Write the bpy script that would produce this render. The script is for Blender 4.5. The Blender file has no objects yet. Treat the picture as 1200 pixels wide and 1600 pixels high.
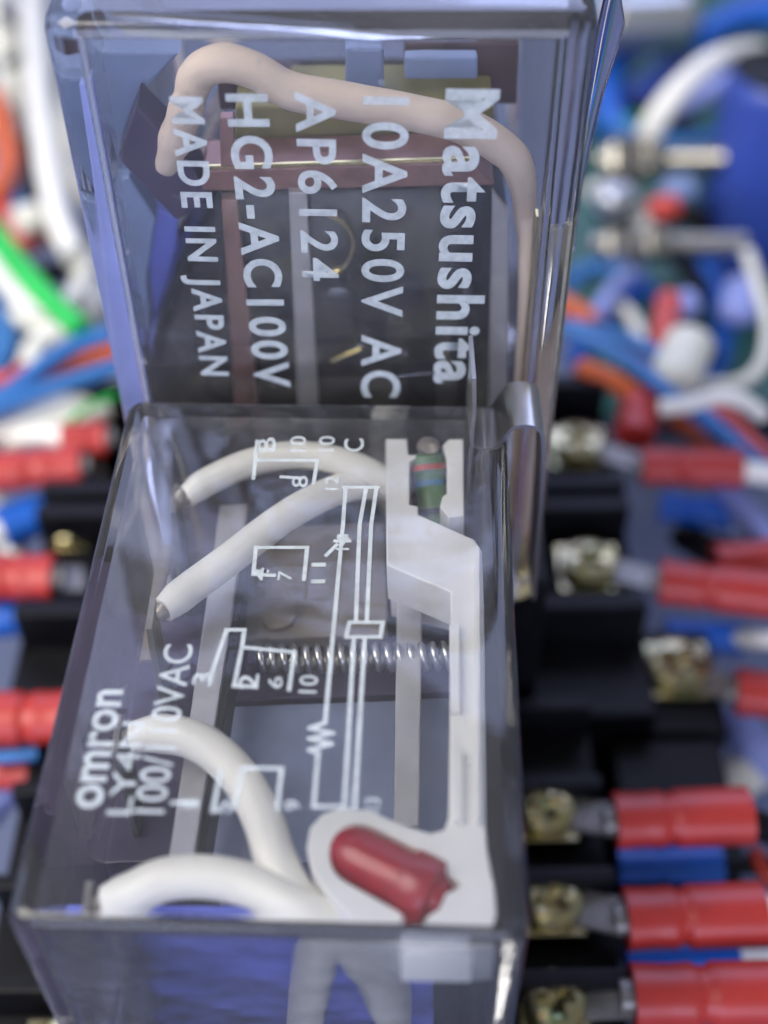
import bpy, bmesh, math, random
from mathutils import Vector, Matrix
random.seed(7)
S = bpy.context.scene
COL = S.collection
# ------------------------------------------------------------------ camera, world, lamps, exposure   (1 unit = 1 cm)
F_PX, PITCH, ROLL, CAM_H = 2108.0, 0.8179, -0.0132, 6.6989
cam = bpy.data.cameras.new('camera')
co = bpy.data.objects.new('camera', cam); COL.objects.link(co); S.camera = co
cam.sensor_fit = 'VERTICAL'; cam.sensor_height = 24.0; cam.sensor_width = 18.0
cam.lens = F_PX / 1600.0 * 24.0
cam.clip_start = 0.05; cam.clip_end = 500
_r = Vector((1, 0, 0)); _f = Vector((0, math.cos(PITCH), -math.sin(PITCH))); _u = _r.cross(_f)
_c, _s = math.cos(ROLL), math.sin(ROLL)
RI = _c * _r + _s * _u; UP = -_s * _r + _c * _u; FW = _f
EYE = Vector((0, 0, CAM_H))
co.matrix_world = Matrix((( RI.x, UP.x, -FW.x, 0), (RI.y, UP.y, -FW.y, 0), (RI.z, UP.z, -FW.z, CAM_H), (0, 0, 0, 1)))
cam.dof.use_dof = True; cam.dof.focus_distance = 9.1; cam.dof.aperture_fstop = 0.105

W = bpy.data.worlds.new('World'); S.world = W; W.use_nodes = True
bg = W.node_tree.nodes['Background']; bg.inputs[0].default_value = (0.86, 0.92, 1.0, 1); bg.inputs[1].default_value = 0.26

def area(name, loc, aim, sx, sy, radiance, col):
    l = bpy.data.lights.new(name, 'AREA'); l.shape = 'RECTANGLE'; l.size = sx; l.size_y = sy
    l.energy = radiance * math.pi * sx * sy; l.color = col
    o = bpy.data.objects.new(name, l); COL.objects.link(o); o.location = loc
    d = Vector(aim) - Vector(loc); o.rotation_euler = d.to_track_quat('-Z', 'Y').to_euler(); return o
area('ceiling_lamp', (-24, -1, 30), (0, 7, -2), 26, 26, 10.5, (1.0, 0.95, 0.88))
area('window_light', (4, 52, 34), (0, 6, 0), 64, 32, 3.6, (0.50, 0.58, 1.0))
area('side_fill_light', (-45, 12, 16), (0, 8, 0), 30, 24, 2.4, (0.5, 0.6, 1.0))  # unseen bluish fill, added to lighten the cover edges
area('front_fill_light', (-2, -42, 18), (0, 6, -1), 44, 28, 5.6, (0.64, 0.70, 1.0))  # unseen bluish fill added behind the viewer to brighten the relay interiors

S.view_settings.view_transform = 'Standard'; S.view_settings.look = 'None'
S.view_settings.exposure = 0.0; S.view_settings.gamma = 1.0; S.view_settings.use_curve_mapping = False
S.render.engine = 'CYCLES'
cy = S.cycles
cy.max_bounces = 18; cy.transmission_bounces = 16; cy.glossy_bounces = 8; cy.transparent_max_bounces = 16; cy.diffuse_bounces = 4
cy.caustics_refractive = True; cy.caustics_reflective = True; cy.blur_glossy = 0.6; cy.sample_clamp_indirect = 6.0
cy.use_denoising = True

# ------------------------------------------------------------------ helpers
def ray(px, py): return (px - 600) / F_PX * RI - (py - 800) / F_PX * UP + FW
def at(px, py, z):                      # photo position on a level plane
    d = ray(px, py); return EYE + d * ((z - CAM_H) / d.z)
def aty(px, py, Y):                     # photo position on an upright plane facing the viewer
    d = ray(px, py); return EYE + d * (Y / d.y)
def on(px, py, p0, n):
    d = ray(px, py); return EYE + d * ((Vector(p0) - EYE).dot(n) / d.dot(n))
def rad(wpx, p): return 0.5 * wpx / F_PX * (Vector(p) - EYE).dot(FW)

def mat(name, col, rough=0.45, metal=0.0, var=0.12, scale=3.0, bump=0.0, spec=0.5, trans=0.0, coat=0.0, sss=0.0):
    m = bpy.data.materials.new(name); m.use_nodes = True; nt = m.node_tree
    b = nt.nodes['Principled BSDF']
    b.inputs['Roughness'].default_value = rough; b.inputs['Metallic'].default_value = metal
    b.inputs['Specular IOR Level'].default_value = spec
    b.inputs['Transmission Weight'].default_value = trans
    b.inputs['Coat Weight'].default_value = coat
    if sss: b.inputs['Subsurface Weight'].default_value = sss; b.inputs['Subsurface Radius'].default_value = (.05, .05, .05)
    tc = nt.nodes.new('ShaderNodeTexCoord'); n = nt.nodes.new('ShaderNodeTexNoise')
    n.inputs['Scale'].default_value = scale; n.inputs['Detail'].default_value = 5
    nt.links.new(tc.outputs['Object'], n.inputs['Vector'])
    r = nt.nodes.new('ShaderNodeValToRGB')
    r.color_ramp.elements[0].position = 0.3; r.color_ramp.elements[1].position = 0.7
    r.color_ramp.elements[0].color = (*[max(0, c * (1 - var)) for c in col], 1)
    r.color_ramp.elements[1].color = (*[min(1, c * (1 + var)) for c in col], 1)
    nt.links.new(n.outputs['Fac'], r.inputs['Fac']); nt.links.new(r.outputs['Color'], b.inputs['Base Color'])
    if bump:
        n2 = nt.nodes.new('ShaderNodeTexNoise'); n2.inputs['Scale'].default_value = scale * 9
        nt.links.new(tc.outputs['Object'], n2.inputs['Vector'])
        bp = nt.nodes.new('ShaderNodeBump'); bp.inputs['Strength'].default_value = bump; bp.inputs['Distance'].default_value = 0.02
        nt.links.new(n2.outputs['Fac'], bp.inputs['Height']); nt.links.new(bp.outputs['Normal'], b.inputs['Normal'])
    return m

def glass(name, col, rough=0.0, ior=1.47, haze=0.0):
    m = bpy.data.materials.new(name); m.use_nodes = True; nt = m.node_tree; nt.nodes.clear()
    o = nt.nodes.new('ShaderNodeOutputMaterial'); g = nt.nodes.new('ShaderNodeBsdfGlass')
    g.inputs['Color'].default_value = (*col, 1); g.inputs['IOR'].default_value = ior
    tc = nt.nodes.new('ShaderNodeTexCoord'); n = nt.nodes.new('ShaderNodeTexNoise'); n.inputs['Scale'].default_value = 1.6
    nt.links.new(tc.outputs['Object'], n.inputs['Vector'])
    mr = nt.nodes.new('ShaderNodeMapRange'); mr.inputs['To Min'].default_value = rough; mr.inputs['To Max'].default_value = rough + 0.035
    mr.inputs['From Min'].default_value = 0.5; mr.inputs['From Max'].default_value = 0.8
    nt.links.new(n.outputs['Fac'], mr.inputs['Value']); nt.links.new(mr.outputs['Result'], g.inputs['Roughness'])
    bp = nt.nodes.new('ShaderNodeBump'); bp.inputs['Strength'].default_value = 0.05; bp.inputs['Distance'].default_value = 0.05
    nt.links.new(n.outputs['Fac'], bp.inputs['Height']); nt.links.new(bp.outputs['Normal'], g.inputs['Normal'])
    if haze:
        df = nt.nodes.new('ShaderNodeBsdfDiffuse'); df.inputs['Color'].default_value = (0.70, 0.70, 0.76, 1)
        mx = nt.nodes.new('ShaderNodeMixShader')
        def layer(scale, lo, hi, amt, stretch):
            mp = nt.nodes.new('ShaderNodeMapping'); mp.inputs['Scale'].default_value = stretch; mp.inputs['Rotation'].default_value = (.3, .2, .5)
            nt.links.new(tc.outputs['Object'], mp.inputs['Vector'])
            nn = nt.nodes.new('ShaderNodeTexNoise'); nn.inputs['Scale'].default_value = scale; nn.inputs['Detail'].default_value = 3
            nt.links.new(mp.outputs['Vector'], nn.inputs['Vector'])
            q = nt.nodes.new('ShaderNodeMapRange'); q.inputs['From Min'].default_value = lo; q.inputs['From Max'].default_value = hi
            q.inputs['To Max'].default_value = amt; nt.links.new(nn.outputs['Fac'], q.inputs['Value']); return q.outputs['Result']
        a = layer(1.3, .3, .75, haze * 1.1, (1, 1, 1)); b = layer(9, .70, .80, .22, (1, 14, 1)); c = layer(26, .76, .84, .5, (1, 1, 1))
        def add(x, y):
            k = nt.nodes.new('ShaderNodeMath'); k.operation = 'ADD'; nt.links.new(x, k.inputs[0])
            if isinstance(y, float): k.inputs[1].default_value = y
            else: nt.links.new(y, k.inputs[1])
            return k.outputs[0]
        nt.links.new(add(add(add(a, b), c), haze * .5), mx.inputs['Fac'])
        nt.links.new(g.outputs['BSDF'], mx.inputs[1]); nt.links.new(df.outputs['BSDF'], mx.inputs[2])
        nt.links.new(mx.outputs['Shader'], o.inputs['Surface']); return m
    nt.links.new(g.outputs['BSDF'], o.inputs['Surface']); return m

def ink(name):                            # thin print: part of what lies behind shows through
    m = mat(name, (0.50, 0.55, 0.58), 0.6, var=0.10, scale=8); nt = m.node_tree
    o = nt.nodes['Material Output']; b = nt.nodes['Principled BSDF']
    t = nt.nodes.new('ShaderNodeBsdfTransparent'); mx = nt.nodes.new('ShaderNodeMixShader')
    tc = nt.nodes.new('ShaderNodeTexCoord'); n = nt.nodes.new('ShaderNodeTexNoise'); n.inputs['Scale'].default_value = 22
    nt.links.new(tc.outputs['Object'], n.inputs['Vector'])
    q = nt.nodes.new('ShaderNodeMapRange'); q.inputs['From Min'].default_value = .3; q.inputs['From Max'].default_value = .6
    q.inputs['To Min'].default_value = .70; q.inputs['To Max'].default_value = .88
    nt.links.new(n.outputs['Fac'], q.inputs['Value']); nt.links.new(q.outputs['Result'], mx.inputs['Fac'])
    nt.links.new(t.outputs[0], mx.inputs[1]); nt.links.new(b.outputs[0], mx.inputs[2]); nt.links.new(mx.outputs[0], o.inputs['Surface']); return m

M = dict(
    cover=glass('clear_cover_plastic', (0.982, 0.983, 0.985), haze=0.020),
    clear=glass('clear_strip_plastic', (0.90, 0.89, 0.93), rough=0.05),
    ink=ink('printing_ink'),
    wwire=mat('white_insulation', (0.86, 0.84, 0.76), 0.38, var=0.05, scale=1.2, bump=0.05),
    cream=mat('cream_insulation', (0.76, 0.74, 0.62), 0.45, var=0.06, scale=1.2),
    braid=mat('beige_fabric_insulation', (0.72, 0.58, 0.46), 0.7, var=0.05, scale=2, bump=0.15),
    wplas=mat('white_moulded_plastic', (0.80, 0.80, 0.78), 0.4, var=0.07, scale=2, bump=0.06, sss=0.15),
    black=mat('black_bakelite', (0.006, 0.006, 0.008), 0.45, var=0.3, scale=5, bump=0.12, spec=0.18),
    coil=mat('black_glossy_tape', (0.008, 0.008, 0.007), 0.12, var=0.3, scale=3, bump=0.03),
    red=mat('red_vinyl_sleeve', (0.46, 0.034, 0.026), 0.38, var=0.12, scale=2, bump=0.06),
    bluesl=mat('blue_vinyl_sleeve', (0.010, 0.12, 0.56), 0.4, var=0.15, scale=2, bump=0.05),
    bluew=mat('blue_insulation', (0.035, 0.17, 0.46), 0.4, var=0.10, scale=1.5),
    orangew=mat('orange_insulation', (0.62, 0.115, 0.025), 0.4, var=0.10, scale=1.5),
    greenw=mat('green_insulation', (0.02, 0.50, 0.075), 0.35, var=0.10, scale=1.5),
    redw=mat('red_insulation', (0.55, 0.06, 0.04), 0.4, var=0.10, scale=1.5),
    lilac=mat('lilac_insulation', (0.30, 0.36, 0.75), 0.4, var=0.10, scale=1.5),
    zinc=mat('yellow_zinc_plating', (0.46, 0.37, 0.24), 0.22, 1.0, var=0.45, scale=7, bump=0.1),
    tin=mat('tinned_copper', (0.25, 0.235, 0.215), 0.5, 0.7, var=0.15, scale=6, bump=0.1),
    steel=mat('bright_steel', (0.52, 0.51, 0.50), 0.32, 1.0, var=0.06, scale=3),
    nickel=mat('nickel', (0.42, 0.40, 0.35), 0.28, 1.0, var=0.1, scale=4),
    darksteel=mat('dark_steel_wire', (0.16, 0.15, 0.19), 0.3, 0.8, var=0.15, scale=4),
    copper=mat('copper_plate', (0.32, 0.175, 0.15), 0.38, 0.55, var=0.2, scale=5, bump=0.1),
    brass=mat('brass', (0.62, 0.52, 0.25), 0.25, 1.0, var=0.2, scale=5),
    olive=mat('olive_fibre_plate', (0.22, 0.20, 0.07), 0.5, var=0.25, scale=3),
    maroon=mat('maroon_fibre_plate', (0.06, 0.025, 0.03), 0.5, var=0.25, scale=3),
    purple=mat('dark_purple_plate', (0.045, 0.030, 0.075), 0.45, var=0.2, scale=2),
    grey=mat('grey_contact_spring', (0.48, 0.47, 0.47), 0.4, 0.4, var=0.12, scale=4),
    bluebob=mat('blue_bobbin_plastic', (0.22, 0.27, 0.92), 0.5, var=0.02, scale=2),
    bluegrey=mat('blue_grey_coil_tape', (0.17, 0.20, 0.31), 0.4, var=0.35, scale=1.3),
    paleblue=mat('pale_blue_plastic', (0.20, 0.27, 0.47), 0.45, var=0.15, scale=2),
    taupe=mat('taupe_armature', (0.23, 0.20, 0.17), 0.4, 0.3, var=0.2, scale=3),
    gold=mat('dull_winding', (0.36, 0.34, 0.28), 0.35, 0.6, var=0.3, scale=9),
    ledred=mat('red_lens', (0.56, 0.016, 0.04), 0.27, var=0.15, scale=2, trans=0.45, sss=0.2),
    resgreen=mat('green_resistor_body', (0.09, 0.17, 0.085), 0.45, var=0.12, scale=6),
    bandred=mat('resistor_band_red', (0.36, 0.06, 0.03), 0.45),
    bandblue=mat('resistor_band_blue', (0.06, 0.16, 0.28), 0.45),
    bandblack=mat('resistor_band_black', (0.012, 0.012, 0.02), 0.45),
    panel=mat('painted_panel', (0.10, 0.12, 0.20), 0.5, var=0.15, scale=0.3, bump=0.05),
    pcb=mat('green_board', (0.010, 0.085, 0.06), 0.4, var=0.3, scale=1.5, bump=0.1),
    capblue=mat('blue_capacitor_sleeve', (0.035, 0.07, 0.34), 0.35, var=0.12, scale=1),
    can=mat('silver_can', (0.62, 0.63, 0.64), 0.3, 0.9, var=0.08, scale=1),
)

_zr = [n for n in M['zinc'].node_tree.nodes if n.type == 'VALTORGB'][0].color_ramp
_zr.elements[0].color = (0.50, 0.44, 0.17, 1); _zr.elements[1].color = (0.30, 0.42, 0.20, 1)
_e = _zr.elements.new(0.5); _e.color = (0.50, 0.42, 0.28, 1)
LOC = {}
def wloc(o):
    return LOC.get(o.name, Vector((0, 0, 0)))
def finish(name, me, material, parent=None, origin=None, smooth=None):
    o = bpy.data.objects.new(name, me); COL.objects.link(o)
    if parent is not None:
        base = wloc(parent); o.parent = parent
        me.transform(Matrix.Translation(-base)); LOC[o.name] = base
    else:
        if origin is None:
            n = max(1, len(me.vertices)); origin = sum((v.co for v in me.vertices), Vector()) / n
        origin = Vector(origin); me.transform(Matrix.Translation(-origin)); o.location = origin; LOC[o.name] = origin
    me.materials.clear(); me.materials.append(M[material] if isinstance(material, str) else material)
    if smooth is not None:
        me.polygons.foreach_set('use_smooth', [True] * len(me.polygons)); me.set_sharp_from_angle(angle=math.radians(smooth))
    me.update(); return o
def obj(name, bm, material, parent=None, origin=None, smooth=None):
    bmesh.ops.recalc_face_normals(bm, faces=bm.faces)
    me = bpy.data.meshes.new(name); bm.to_mesh(me); bm.free()
    return finish(name, me, material, parent, origin, smooth)
def tag(o, label=None, cat=None, group=None, kind=None):
    if label: o['label'] = label
    if cat: o['category'] = cat
    if group: o['group'] = group
    if kind: o['kind'] = kind
    return o
def thing(name, loc, label, cat, group=None):
    o = bpy.data.objects.new(name, None); COL.objects.link(o); o.location = loc; o.empty_display_size = 0.3
    LOC[o.name] = Vector(loc); return tag(o, label, cat, group)

def add_box(bm, lo, hi, bev=0.0):
    lo, hi = Vector(lo), Vector(hi); g = bmesh.ops.create_cube(bm, size=1.0)
    for v in g['verts']: v.co = Vector([(lo[i] + hi[i]) / 2 + v.co[i] * (hi[i] - lo[i]) for i in range(3)])
    if bev:
        es = list({e for v in g['verts'] for e in v.link_edges})
        bmesh.ops.bevel(bm, geom=es, offset=bev, segments=2, profile=0.6, affect='EDGES')
def box(lo, hi, bev=0.03):
    bm = bmesh.new(); add_box(bm, lo, hi, bev); return bm
def slab(pts, ext, bev=0.012):          # a flat outline with real thickness
    bm = bmesh.new(); ext = Vector(ext)
    a = [bm.verts.new(p) for p in pts]; b = [bm.verts.new(Vector(p) + ext) for p in pts]; n = len(a)
    bm.faces.new(a); bm.faces.new(b[::-1])
    for i in range(n): bm.faces.new((a[i], b[i], b[(i + 1) % n], a[(i + 1) % n]))
    bmesh.ops.recalc_face_normals(bm, faces=bm.faces)
    if bev: bmesh.ops.bevel(bm, geom=list(bm.edges), offset=bev, segments=2, profile=0.6, affect='EDGES', clamp_overlap=True)
    return bm
def slab_z(px, z, th, bev=0.012): return slab([at(x, y, z) for x, y in px], (0, 0, -th), bev)
def slab_y(px, Y, th, bev=0.012): return slab([aty(x, y, Y) for x, y in px], (0, th, 0), bev)
def smoothpath(pts, n=8):
    P = [Vector(p) for p in pts]
    if len(P) < 3: return [P[0].lerp(P[-1], i / n) for i in range(n + 1)]
    Q = [P[0] * 2 - P[1]] + P + [P[-1] * 2 - P[-2]]; out = []
    for i in range(1, len(Q) - 2):
        a, b, c, d = Q[i - 1:i + 3]
        for k in range(n):
            t = k / n
            out.append(0.5 * ((2 * b) + (c - a) * t + (2 * a - 5 * b + 4 * c - d) * t * t + (3 * b - a - 3 * c + d) * t ** 3))
    out.append(P[-1]); return out
def add_tube(bm, path, r, seg=14, flat=1.0, caps=True, up=None):
    rr = r if callable(r) else (lambda t: r); n = len(path); rings = []; prev = None
    for i, p in enumerate(path):
        t = (path[min(i + 1, n - 1)] - path[max(i - 1, 0)]).normalized()
        if prev is None:
            u0 = Vector(up) if up is not None else (Vector((0, 0, 1)) if abs(t.z) < 0.9 else Vector((1, 0, 0)))
            side = t.cross(u0).normalized()
        else:
            side = (prev - t * prev.dot(t)).normalized()
        prev = side; nn = side.cross(t); ra = rr(i / (n - 1))
        rings.append([bm.verts.new(p + side * (ra * math.cos(2 * math.pi * k / seg)) + nn * (ra * flat * math.sin(2 * math.pi * k / seg))) for k in range(seg)])
    for a, b in zip(rings, rings[1:]):
        for k in range(seg): bm.faces.new((a[k], a[(k + 1) % seg], b[(k + 1) % seg], b[k]))
    if caps: bm.faces.new(rings[0][::-1]); bm.faces.new(rings[-1])
def tube(pts, r, n=8, seg=14, flat=1.0):
    bm = bmesh.new(); add_tube(bm, smoothpath(pts, n), r, seg, flat); return bm
def lathe(a, b, prof, seg=28):           # prof: (t along a->b, radius)
    a, b = Vector(a), Vector(b); bm = bmesh.new(); t = (b - a).normalized()
    s = t.cross(Vector((0.31, 0.2, 0.93))).normalized(); u = s.cross(t); rings = []
    for q, r in prof:
        c = a.lerp(b, q)
        rings.append([bm.verts.new(c + s * (r * math.cos(2 * math.pi * k / seg)) + u * (r * math.sin(2 * math.pi * k / seg))) for k in range(seg)])
    for A, B in zip(rings, rings[1:]):
        for k in range(seg): bm.faces.new((A[k], A[(k + 1) % seg], B[(k + 1) % seg], B[k]))
    bm.faces.new(rings[0][::-1]); bm.faces.new(rings[-1]); return bm
def rrect(cx, cy, w, d, r, yaw, seg=7):
    out = []
    for sx, sy, a0 in ((1, 1, 0), (-1, 1, 90), (-1, -1, 180), (1, -1, 270)):
        for k in range(seg + 1):
            a = math.radians(a0 + 90 * k / seg)
            x = sx * (w / 2 - r) + r * math.cos(a); y = sy * (d / 2 - r) + r * math.sin(a)
            out.append((cx + x * math.cos(yaw) - y * math.sin(yaw), cy + x * math.sin(yaw) + y * math.cos(yaw)))
    return out
def cover_bm(cx, cy, w, d, z0, z1, wall, r, bev, yaw, top=None):
    top = top or wall; bm = bmesh.new(); loops = []
    def ring(ww, dd, rr, z): loops.append([bm.verts.new((x, y, z)) for x, y in rrect(cx, cy, ww, dd, max(rr, 0.012), yaw)])
    ring(w, d, r, z0); ring(w, d, r, z1 - bev)
    for k in range(1, 4):
        a = math.radians(90 * k / 3); q = bev * (1 - math.cos(a)); ring(w - 2 * q, d - 2 * q, r - q, z1 - bev + bev * math.sin(a))
    ri = max(0.03, r - wall * 0.7); n0 = len(loops)
    ring(w - 2 * wall, d - 2 * wall, ri, z0); ring(w - 2 * wall, d - 2 * wall, ri, z1 - top)
    m = len(loops[0])
    def strip(A, B):
        for k in range(m): bm.faces.new((A[k], A[(k + 1) % m], B[(k + 1) % m], B[k]))
    for i in range(n0 - 1): strip(loops[i], loops[i + 1])
    strip(loops[n0 + 1], loops[n0]); strip(loops[n0], loops[0])
    bm.faces.new(loops[n0 - 1]); bm.faces.new(loops[n0 + 1][::-1]); return bm

def text_mesh(s, start, end, cap, n, bold=0.0, gap=0.004, space=1.0):
    start, end, n = Vector(start), Vector(end), Vector(n).normalized(); u = (end - start).normalized(); v = n.cross(u)
    def conv(t):
        c = bpy.data.curves.new('t', 'FONT'); c.body = t; c.size = 1; c.offset = bold; c.space_character = space; c.resolution_u = 5
        o = bpy.data.objects.new('t', c); COL.objects.link(o); bpy.context.view_layer.update()
        me = bpy.data.meshes.new_from_object(o.evaluated_get(bpy.context.evaluated_depsgraph_get()))
        bpy.data.objects.remove(o); bpy.data.curves.remove(c); return me
    h = conv('H'); H = max(p.co.y for p in h.vertices)
    me = conv(s); x0 = min(p.co.x for p in me.vertices); x1 = max(p.co.x for p in me.vertices)
    L = (end - start).length
    for p in me.vertices: p.co = start + u * ((p.co.x - x0) / (x1 - x0) * L) + v * (p.co.y / H * cap) + n * gap
    me.name = 'lettering'; return me
def strips_bm(polys, width, P, n, gap=0.004):   # printed lines on a plane
    bm = bmesh.new(); n = Vector(n).normalized()
    for q, poly in enumerate(polys):
        pts = [P(*p) + n * (gap + 0.0004 * (q % 7)) for p in poly]
        for i, (a, b) in enumerate(zip(pts, pts[1:])):
            d = (b - a).normalized(); s = n.cross(d) * width / 2; o = n * (0.0002 * (i % 2))
            ea = d * width / 2
            bm.faces.new([bm.verts.new(x + o) for x in (a - s - ea, b - s + ea, b + s + ea, a + s - ea)])
    return bm

# ------------------------------------------------------------------ the setting
bm = bmesh.new(); add_box(bm, (-45, -25, -7.6), (45, 75, -7.2))
tag(obj('panel', bm, 'panel'), kind='structure')

# ------------------------------------------------------------------ relay sockets
ZS = -4.35                               # level of the clamped terminals
def screw_bm(c, R=0.27, tilt=0.0):
    bm = bmesh.new(); c = Vector(c); rings = []; seg = 48; rr = [0.0001] + [R * k / 14 for k in range(1, 15)]
    ca, sa = math.cos(tilt), math.sin(tilt)
    for r in rr:
        ring = []
        for k in range(seg):
            a = 2 * math.pi * k / seg; x, y = r * math.cos(a), r * math.sin(a); xx, yy = x * ca + y * sa, -x * sa + y * ca
            z = 0.11 * math.sqrt(max(0, 1 - 0.72 * (r / R) ** 2))
            w = 0.2 * R + 0.0; l = 0.62 * R
            cross = (abs(xx) < w and abs(yy) < l) or (abs(yy) < w and abs(xx) < l)
            if cross: z -= 0.15 * (1 - 0.6 * (math.hypot(xx, yy) / l))
            ring.append(bm.verts.new(c + Vector((x, y, z))))
        rings.append(ring)
    rings.append([bm.verts.new(v.co - Vector((0, 0, 0.12))) for v in rings[-1]])
    for A, B in zip(rings, rings[1:]):
        for k in range(seg): bm.faces.new((A[k], A[(k + 1) % seg], B[(k + 1) % seg], B[k]))
    bm.faces.new(rings[0]); bm.faces.new(rings[-1]); return bm
def add_screw(parent, px, py, z, R=0.27, tilt=0.4):
    c = at(px, py, z)
    s = obj('screw', screw_bm(c, R, tilt), 'zinc', parent, smooth=28)
    a = R * 1.1
    obj('washer', box((c.x - a, c.y - a, c.z - 0.11), (c.x + a, c.y + a, c.z - 0.065), 0.015), 'zinc', s)
    return c
OX, OY, OYAW, OL, OW = -0.66, 3.2584, -0.0411, 4.1742, 2.8
def oloc(x, y, z=0): return Vector((OX + x * math.cos(OYAW) - y * math.sin(OYAW), OY + x * math.sin(OYAW) + y * math.cos(OYAW), z))
so = thing('relay_socket', (OX, OY + 2.1, -7.2), 'black screw terminal socket under the front clear relay with three bright screws on its right', 'socket')
bm = box((-2.3, 2.5, -7.19), (1.0, 7.75, -3.72), 0.06)
add_box(bm, (-3.55, 2.3, -7.185), (2.02, 7.74, ZS - 0.32), 0.05)
obj('body', bm, 'black', so)
for y in (2.95, 3.86, 4.86, 5.8, 6.75, 7.62):
    obj('partition', box((1.0, y - 0.075, ZS - 0.33), (2.0, y + 0.075, ZS + 0.16), 0.03), 'black', so)
    obj('partition', box((-3.5, y - 0.075, ZS - 0.33), (-2.32, y + 0.075, ZS + 0.16), 0.03), 'black', so)
for (x, y, tl) in ((866, 1566, 0.1), (862, 1408, 0.6), (852, 1264, 0.3)): add_screw(so, x, y, ZS + 0.02, 0.265, tl)
for y in (3.4, 4.35, 5.3, 6.25):
    s = obj('screw', screw_bm(Vector((-2.72, y, ZS)), 0.27, y), 'zinc', so, smooth=28)
    obj('washer', box((-3.03, y - .31, ZS - 0.11), (-2.41, y + .31, ZS - 0.065), 0.015), 'zinc', s)

MX, MY, MYAW, MW, MZ = -0.3532, 7.6203, -0.0265, 3.3861, 2.8486
MN = Vector((math.sin(MYAW), -math.cos(MYAW), 0))
sm = thing('relay_socket', (MX, 9.6, -7.2), 'black screw terminal socket behind, under the taller clear relay, two tarnished screws on its right', 'socket')
bm = box((-2.35, 7.9, -7.19), (1.5, 12.2, -2.72), 0.06)
add_box(bm, (-3.9, 7.8, -7.18), (2.75, 12.6, ZS - 0.34), 0.05)
add_box(bm, (2.3, 6.3, -7.17), (3.42, 7.75, -5.05), 0.05)
add_box(bm, (2.72, 7.85, -7.16), (3.55, 9.2, -5.1), 0.04)
obj('body', bm, 'black', sm)
for y in (8.85, 10.25, 10.6, 12.3):
    obj('partition', box((1.45, y - 0.10, ZS - 0.35), (2.72, y + 0.10, ZS + 0.22), 0.03), 'black', sm)
    obj('partition', box((-3.85, y - 0.10, ZS - 0.35), (-2.3, y + 0.10, ZS + 0.22), 0.03), 'black', sm)
add_screw(sm, 920, 880, ZS, 0.30, 0.75); add_screw(sm, 903, 692, ZS, 0.30, 0.2)
add_screw(sm, 1060, 1040, -4.95, 0.33, 0.9); add_screw(sm, 108, 828, ZS - 0.2, 0.2, 0.9)

# ------------------------------------------------------------------ front relay (clear cover, printed lid, indicator lamp inside)
ro = thing('relay', (OX, OY + 2.08, -3.7), 'nearest clear relay with red indicator lamp inside and white wiring diagram on its lid', 'relay')
oc = oloc(0, OL / 2)
cov = obj('cover', cover_bm(oc.x, oc.y, OW, OL, -3.55, 0.0, 0.13, 0.13, 0.09, OYAW, 0.15), 'cover', ro, smooth=35)
Z = Vector((0, 0, 1))
P0 = lambda x, y: at(x, y, 0.0)
def otext(s, a, b, cap_px, bold=0.0):
    A, B = P0(*a), P0(*b); u = (B - A).normalized(); mid = (A + B) / 2
    cap = 2 * rad(cap_px, mid); return finish('lettering', text_mesh(s, A, B, cap, Z, bold), 'ink', cov)
otext('omron', (156, 1264), (192, 1078), 58, 0.02)
otext('LY4N', (204, 1274), (228, 1128), 37, 0.004)
otext('100/110VAC', (256, 1272), (302, 1008), 46, 0.004)
for s, a, b, h in (('7', (455, 908), (457, 893), 22), ('4', (418, 908), (421, 888), 26), ('11', (508, 912), (509, 880), 22),
                   ('3', (330, 1072), (333, 1052), 30), ('6', (440, 1076), (442, 1058), 22), ('10', (494, 1084), (497, 1056), 28), ('2', (402, 1078), (405, 1054), 30),
                   ('9', (468, 1268), (470, 1252), 24), ('13', (592, 1268), (594, 1248), 22), ('8', (480, 762), (481, 744), 24), ('5', (360, 1272), (362, 1252), 26),
                   ('1', (310, 1262), (311, 1250), 24), ('12', (528, 766), (529, 745), 20), ('14', (545, 860), (546, 838), 20), ('C', (568, 706), (568, 686), 30), ('10', (522, 706), (523, 682), 24), ('10', (477, 706), (478, 682), 24), ('B', (430, 706), (431, 684), 28)):  # last four are the rear relay's print mirrored in the lid, drawn in ink
    otext(s, a, b, h, 0.008)
lines = [
    [(572, 764), (562, 820), (556, 973)], [(588, 764), (580, 820), (573, 973)], [(590, 762), (538, 762)],
    [(541, 996), (546, 973), (598, 973), (594, 996), (541, 996)], [(553, 996), (538, 1263)], [(570, 996), (554, 1263)],
    [(540, 764), (536, 820), (508, 1130)],
    [(508, 1130), (484, 1138), (520, 1146), (484, 1155), (518, 1163), (484, 1172), (497, 1178)], [(497, 1178), (490, 1261), (530, 1261)],
    [(424, 856), (480, 856), (475, 906)], [(424, 856), (400, 856), (396, 898)], [(396, 898), (428, 900)],
    [(328, 1062), (354, 985), (382, 985), (378, 1012), (460, 1020), (452, 1078)], [(366, 1072), (400, 1074)], [(378, 1012), (366, 1072)],
    [(380, 1201), (440, 1201), (433, 1266)], [(380, 1201), (366, 1262)], [(300, 1255), (270, 1255)], [(345, 1205), (333, 1268)],
    [(402, 720), (496, 720), (490, 756)], [(440, 746), (470, 748)], [(402, 690), (396, 748)], [(510, 868), (526, 852)], [(524, 846), (546, 846)], [(530, 838), (541, 838), (534, 852)],
]
obj('wiring_diagram', strips_bm(lines, 0.027, P0, Z), 'ink', cov)
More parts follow.
